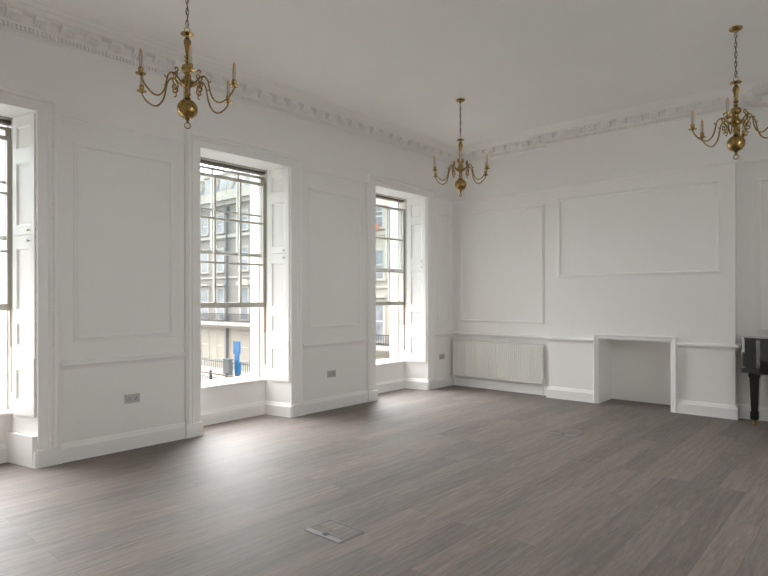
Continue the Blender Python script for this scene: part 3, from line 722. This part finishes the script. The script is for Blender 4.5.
def terrace(x0, x1, wins, label, heads, brickm, dz=0.0):
    x0 += 0.04; x1 -= 0.04
    root = empty('terraced_house', ((x0+x1)/2, FY, GZ))
    tag(root, label, 'house', 'terraced houses across the street')
    parts = []
    def P(name, m_, boxes): o = ext_part(name, m_, root, boxes); parts.append(o); return o
    P('brick_wall', brickm, [(x0, x1, FY, FY+9, -0.6+dz, 10.9)])
    P('stucco_wall', STUCCO, [(x0, x1, FY-0.02, FY+9, GZ, -0.6+dz)])
    P('string_course', STONE, [(x0, x1, FY-0.16, FY, 7.25+dz, 7.55+dz), (x0, x1, FY-0.10, FY, 3.45+dz, 3.62+dz), (x0, x1, FY-0.06, FY, 8.95+dz, 9.05+dz)])
    P('cornice', STONE, [(x0, x1, FY-0.55, FY, 10.75, 11.2), (x0, x1, FY-0.30, FY, 10.35, 10.75), (x0, x1, FY-0.12, FY+0.2, 11.2, 11.75)])
    bm = bmesh.new(); v = [bm.verts.new((x, y, z)) for x in (x0, x1) for y, z in ((FY+0.25, 11.2), (FY+1.7, 14.2), (FY+7.5, 14.2), (FY+9, 11.2))]
    for q in ((0, 1, 2, 3), (4, 7, 6, 5), (0, 4, 5, 1), (1, 5, 6, 2), (2, 6, 7, 3), (0, 3, 7, 4)): bm.faces.new([v[k] for k in q])
    parts.append(link('roof', bm, SLATE, root))
    for x in wins:
        d = P('dormer', STONE, [(x-0.75, x+0.75, FY+0.45, FY+2.0, 11.75, 13.5), (x-0.9, x+0.9, FY+0.35, FY+2.1, 13.5, 13.7)])
        ext_part('pane', WINDARK, d, [(x-0.45, x+0.45, FY+0.42, FY+0.46, 12.0, 13.3)])
    P('chimney', BRICK, [(x0+0.2, x0+1.1, FY+3, FY+6, 14.0, 16.2)])
    P('balcony', STONE, [(x0, x1, FY-1.0, FY, -0.95+dz, -0.62+dz), (x0, x1, FY-0.6, FY, -1.2+dz, -0.95+dz)])
    bl = [(x0, x1, FY-0.96, FY-0.92, 0.10+dz, 0.16+dz), (x0, x1, FY-0.96, FY-0.92, -0.58+dz, -0.54+dz)]
    x = x0+0.1
    while x < x1: bl.append((x-0.018, x+0.018, FY-0.955, FY-0.925, -0.62+dz, 0.12+dz)); x += 0.16
    P('balcony_railing', IRON, bl)
    P('area_railing', IRON, [(x0, x1, FY-2.5, FY-2.46, GZ+1.15, GZ+1.20)]+[(x0+k*0.3-0.012, x0+k*0.3+0.012, FY-2.495, FY-2.465, GZ+0.14, GZ+1.3) for k in range(int((x1-x0)/0.3))])
    P('plinth', STONE, [(x0, x1, FY-0.12, FY, GZ, GZ+0.9)])
    for x in wins:
        house_window(root, x, 7.85+dz, 9.45+dz, 1.0)
        house_window(root, x, 4.15+dz, 6.15+dz, 1.05)
        house_window(root, x, -0.35+dz, 2.45+dz, 1.10, heads)
        house_window(root, x, -4.1+dz, -1.75+dz, 1.15, sill=True)
    for ch in root.children: ch.location = -Vector(root.location)
    return root
terrace(-68.0, -55.2, (-66.4, -63.6, -60.8, -58.0), 'pale brick terraced house farthest down the street at left', 'hood', BRICK)
terrace(-55.2, -41.3, (-53.3, -50.6, -47.9, -45.17, -42.47), 'pale brick terraced house left of the grey downpipe, seen through the middle window', 'hood', BRICK)
hs = terrace(-41.3, -30.0, (-38.6, -35.9, -33.2), 'pale brick terraced house with the grey downpipe and arched window hoods', 'arch', BRICK)
bm = bmesh.new(); tube(bm, [(-41.15, FY-0.16, GZ+0.14), (-41.15, FY-0.16, 9.6)], 0.12, 8); box(bm, -41.28, -40.9, FY-0.36, FY-0.02, 9.5, 10.1)
o = link('downpipe', bm, LEAD, hs); o.location = -Vector(hs.location); o['label'] = 'tall dark grey downpipe with hopper head'
terrace(-30.0, -12.0, (-27.6, -24.9, -22.25, -19.5, -16.8, -14.1), 'cream terraced house seen through the farthest window', 'hood', STUCCO, -1.2)
# blue totem sign on the far pavement
sg = empty('street_sign', (-35.4, 20.0, GZ+0.14)); tag(sg, 'tall bright blue totem sign on the far pavement, seen through the middle window', 'sign')
ext_part('upper_panel', BLUE, sg, [(-0.48, 0.40, -0.06, 0.06, 1.95, 3.0)]); ext_part('middle_panel', BLUE, sg, [(-0.30, 0.26, -0.055, 0.055, 1.25, 1.95)])
ext_part('lower_panel', BLUE, sg, [(-0.30, 0.46, -0.06, 0.06, 0.25, 1.25)]); ext_part('base', GREY, sg, [(-0.15, 0.3, -0.1, 0.1, 0, 0.25)])
cb = empty('cabinet', (-36.1, 19.6, GZ+0.14)); tag(cb, 'grey street cabinet standing left of the blue sign', 'cabinet')
ext_part('body', GREY, cb, [(-0.4, 0.35, -0.2, 0.2, 0.1, 1.45)]); ext_part('plinth', STONE, cb, [(-0.44, 0.39, -0.24, 0.24, 0, 0.1)]); ext_part('top', LEAD, cb, [(-0.44, 0.39, -0.24, 0.24, 1.45, 1.52)])
# pedestrian railing on the near side of the street
rl = empty('street_railing', (-32.0, 16.0, GZ)); tag(rl, 'low street railing with brown handrail and dark posts seen above the middle sill', 'railing')
ext_part('handrail', RUST, rl, [(-14, 12, -0.05, 0.05, 1.02, 1.12)])
ext_part('bottom_rail', IRON, rl, [(-14, 12, -0.02, 0.02, 0.2, 0.25)])
for k in range(13):
    x = -14+k*2.15+0.1; ext_part('post', IRON, rl, [(x-0.07, x+0.07, -0.07, 0.07, 0, 1.3)])
ext_part('balusters', IRON, rl, [(-14+0.22*k, -14+0.22*k+0.02, -0.01, 0.01, 0.25, 1.02) for k in range(118)])
bn = empty('wall_banner', (-22.3, FY-0.5, 6.63)); tag(bn, 'orange banner on the facade seen in the top of the farthest window', 'banner')
ext_part('panel', ORANGE, bn, [(-0.62, 0.52, -0.03, 0.03, -0.24, 0.24)]); ext_part('bracket', GREY, bn, [(-0.05, 0.05, 0.03, 0.5, -0.05, 0.05)])
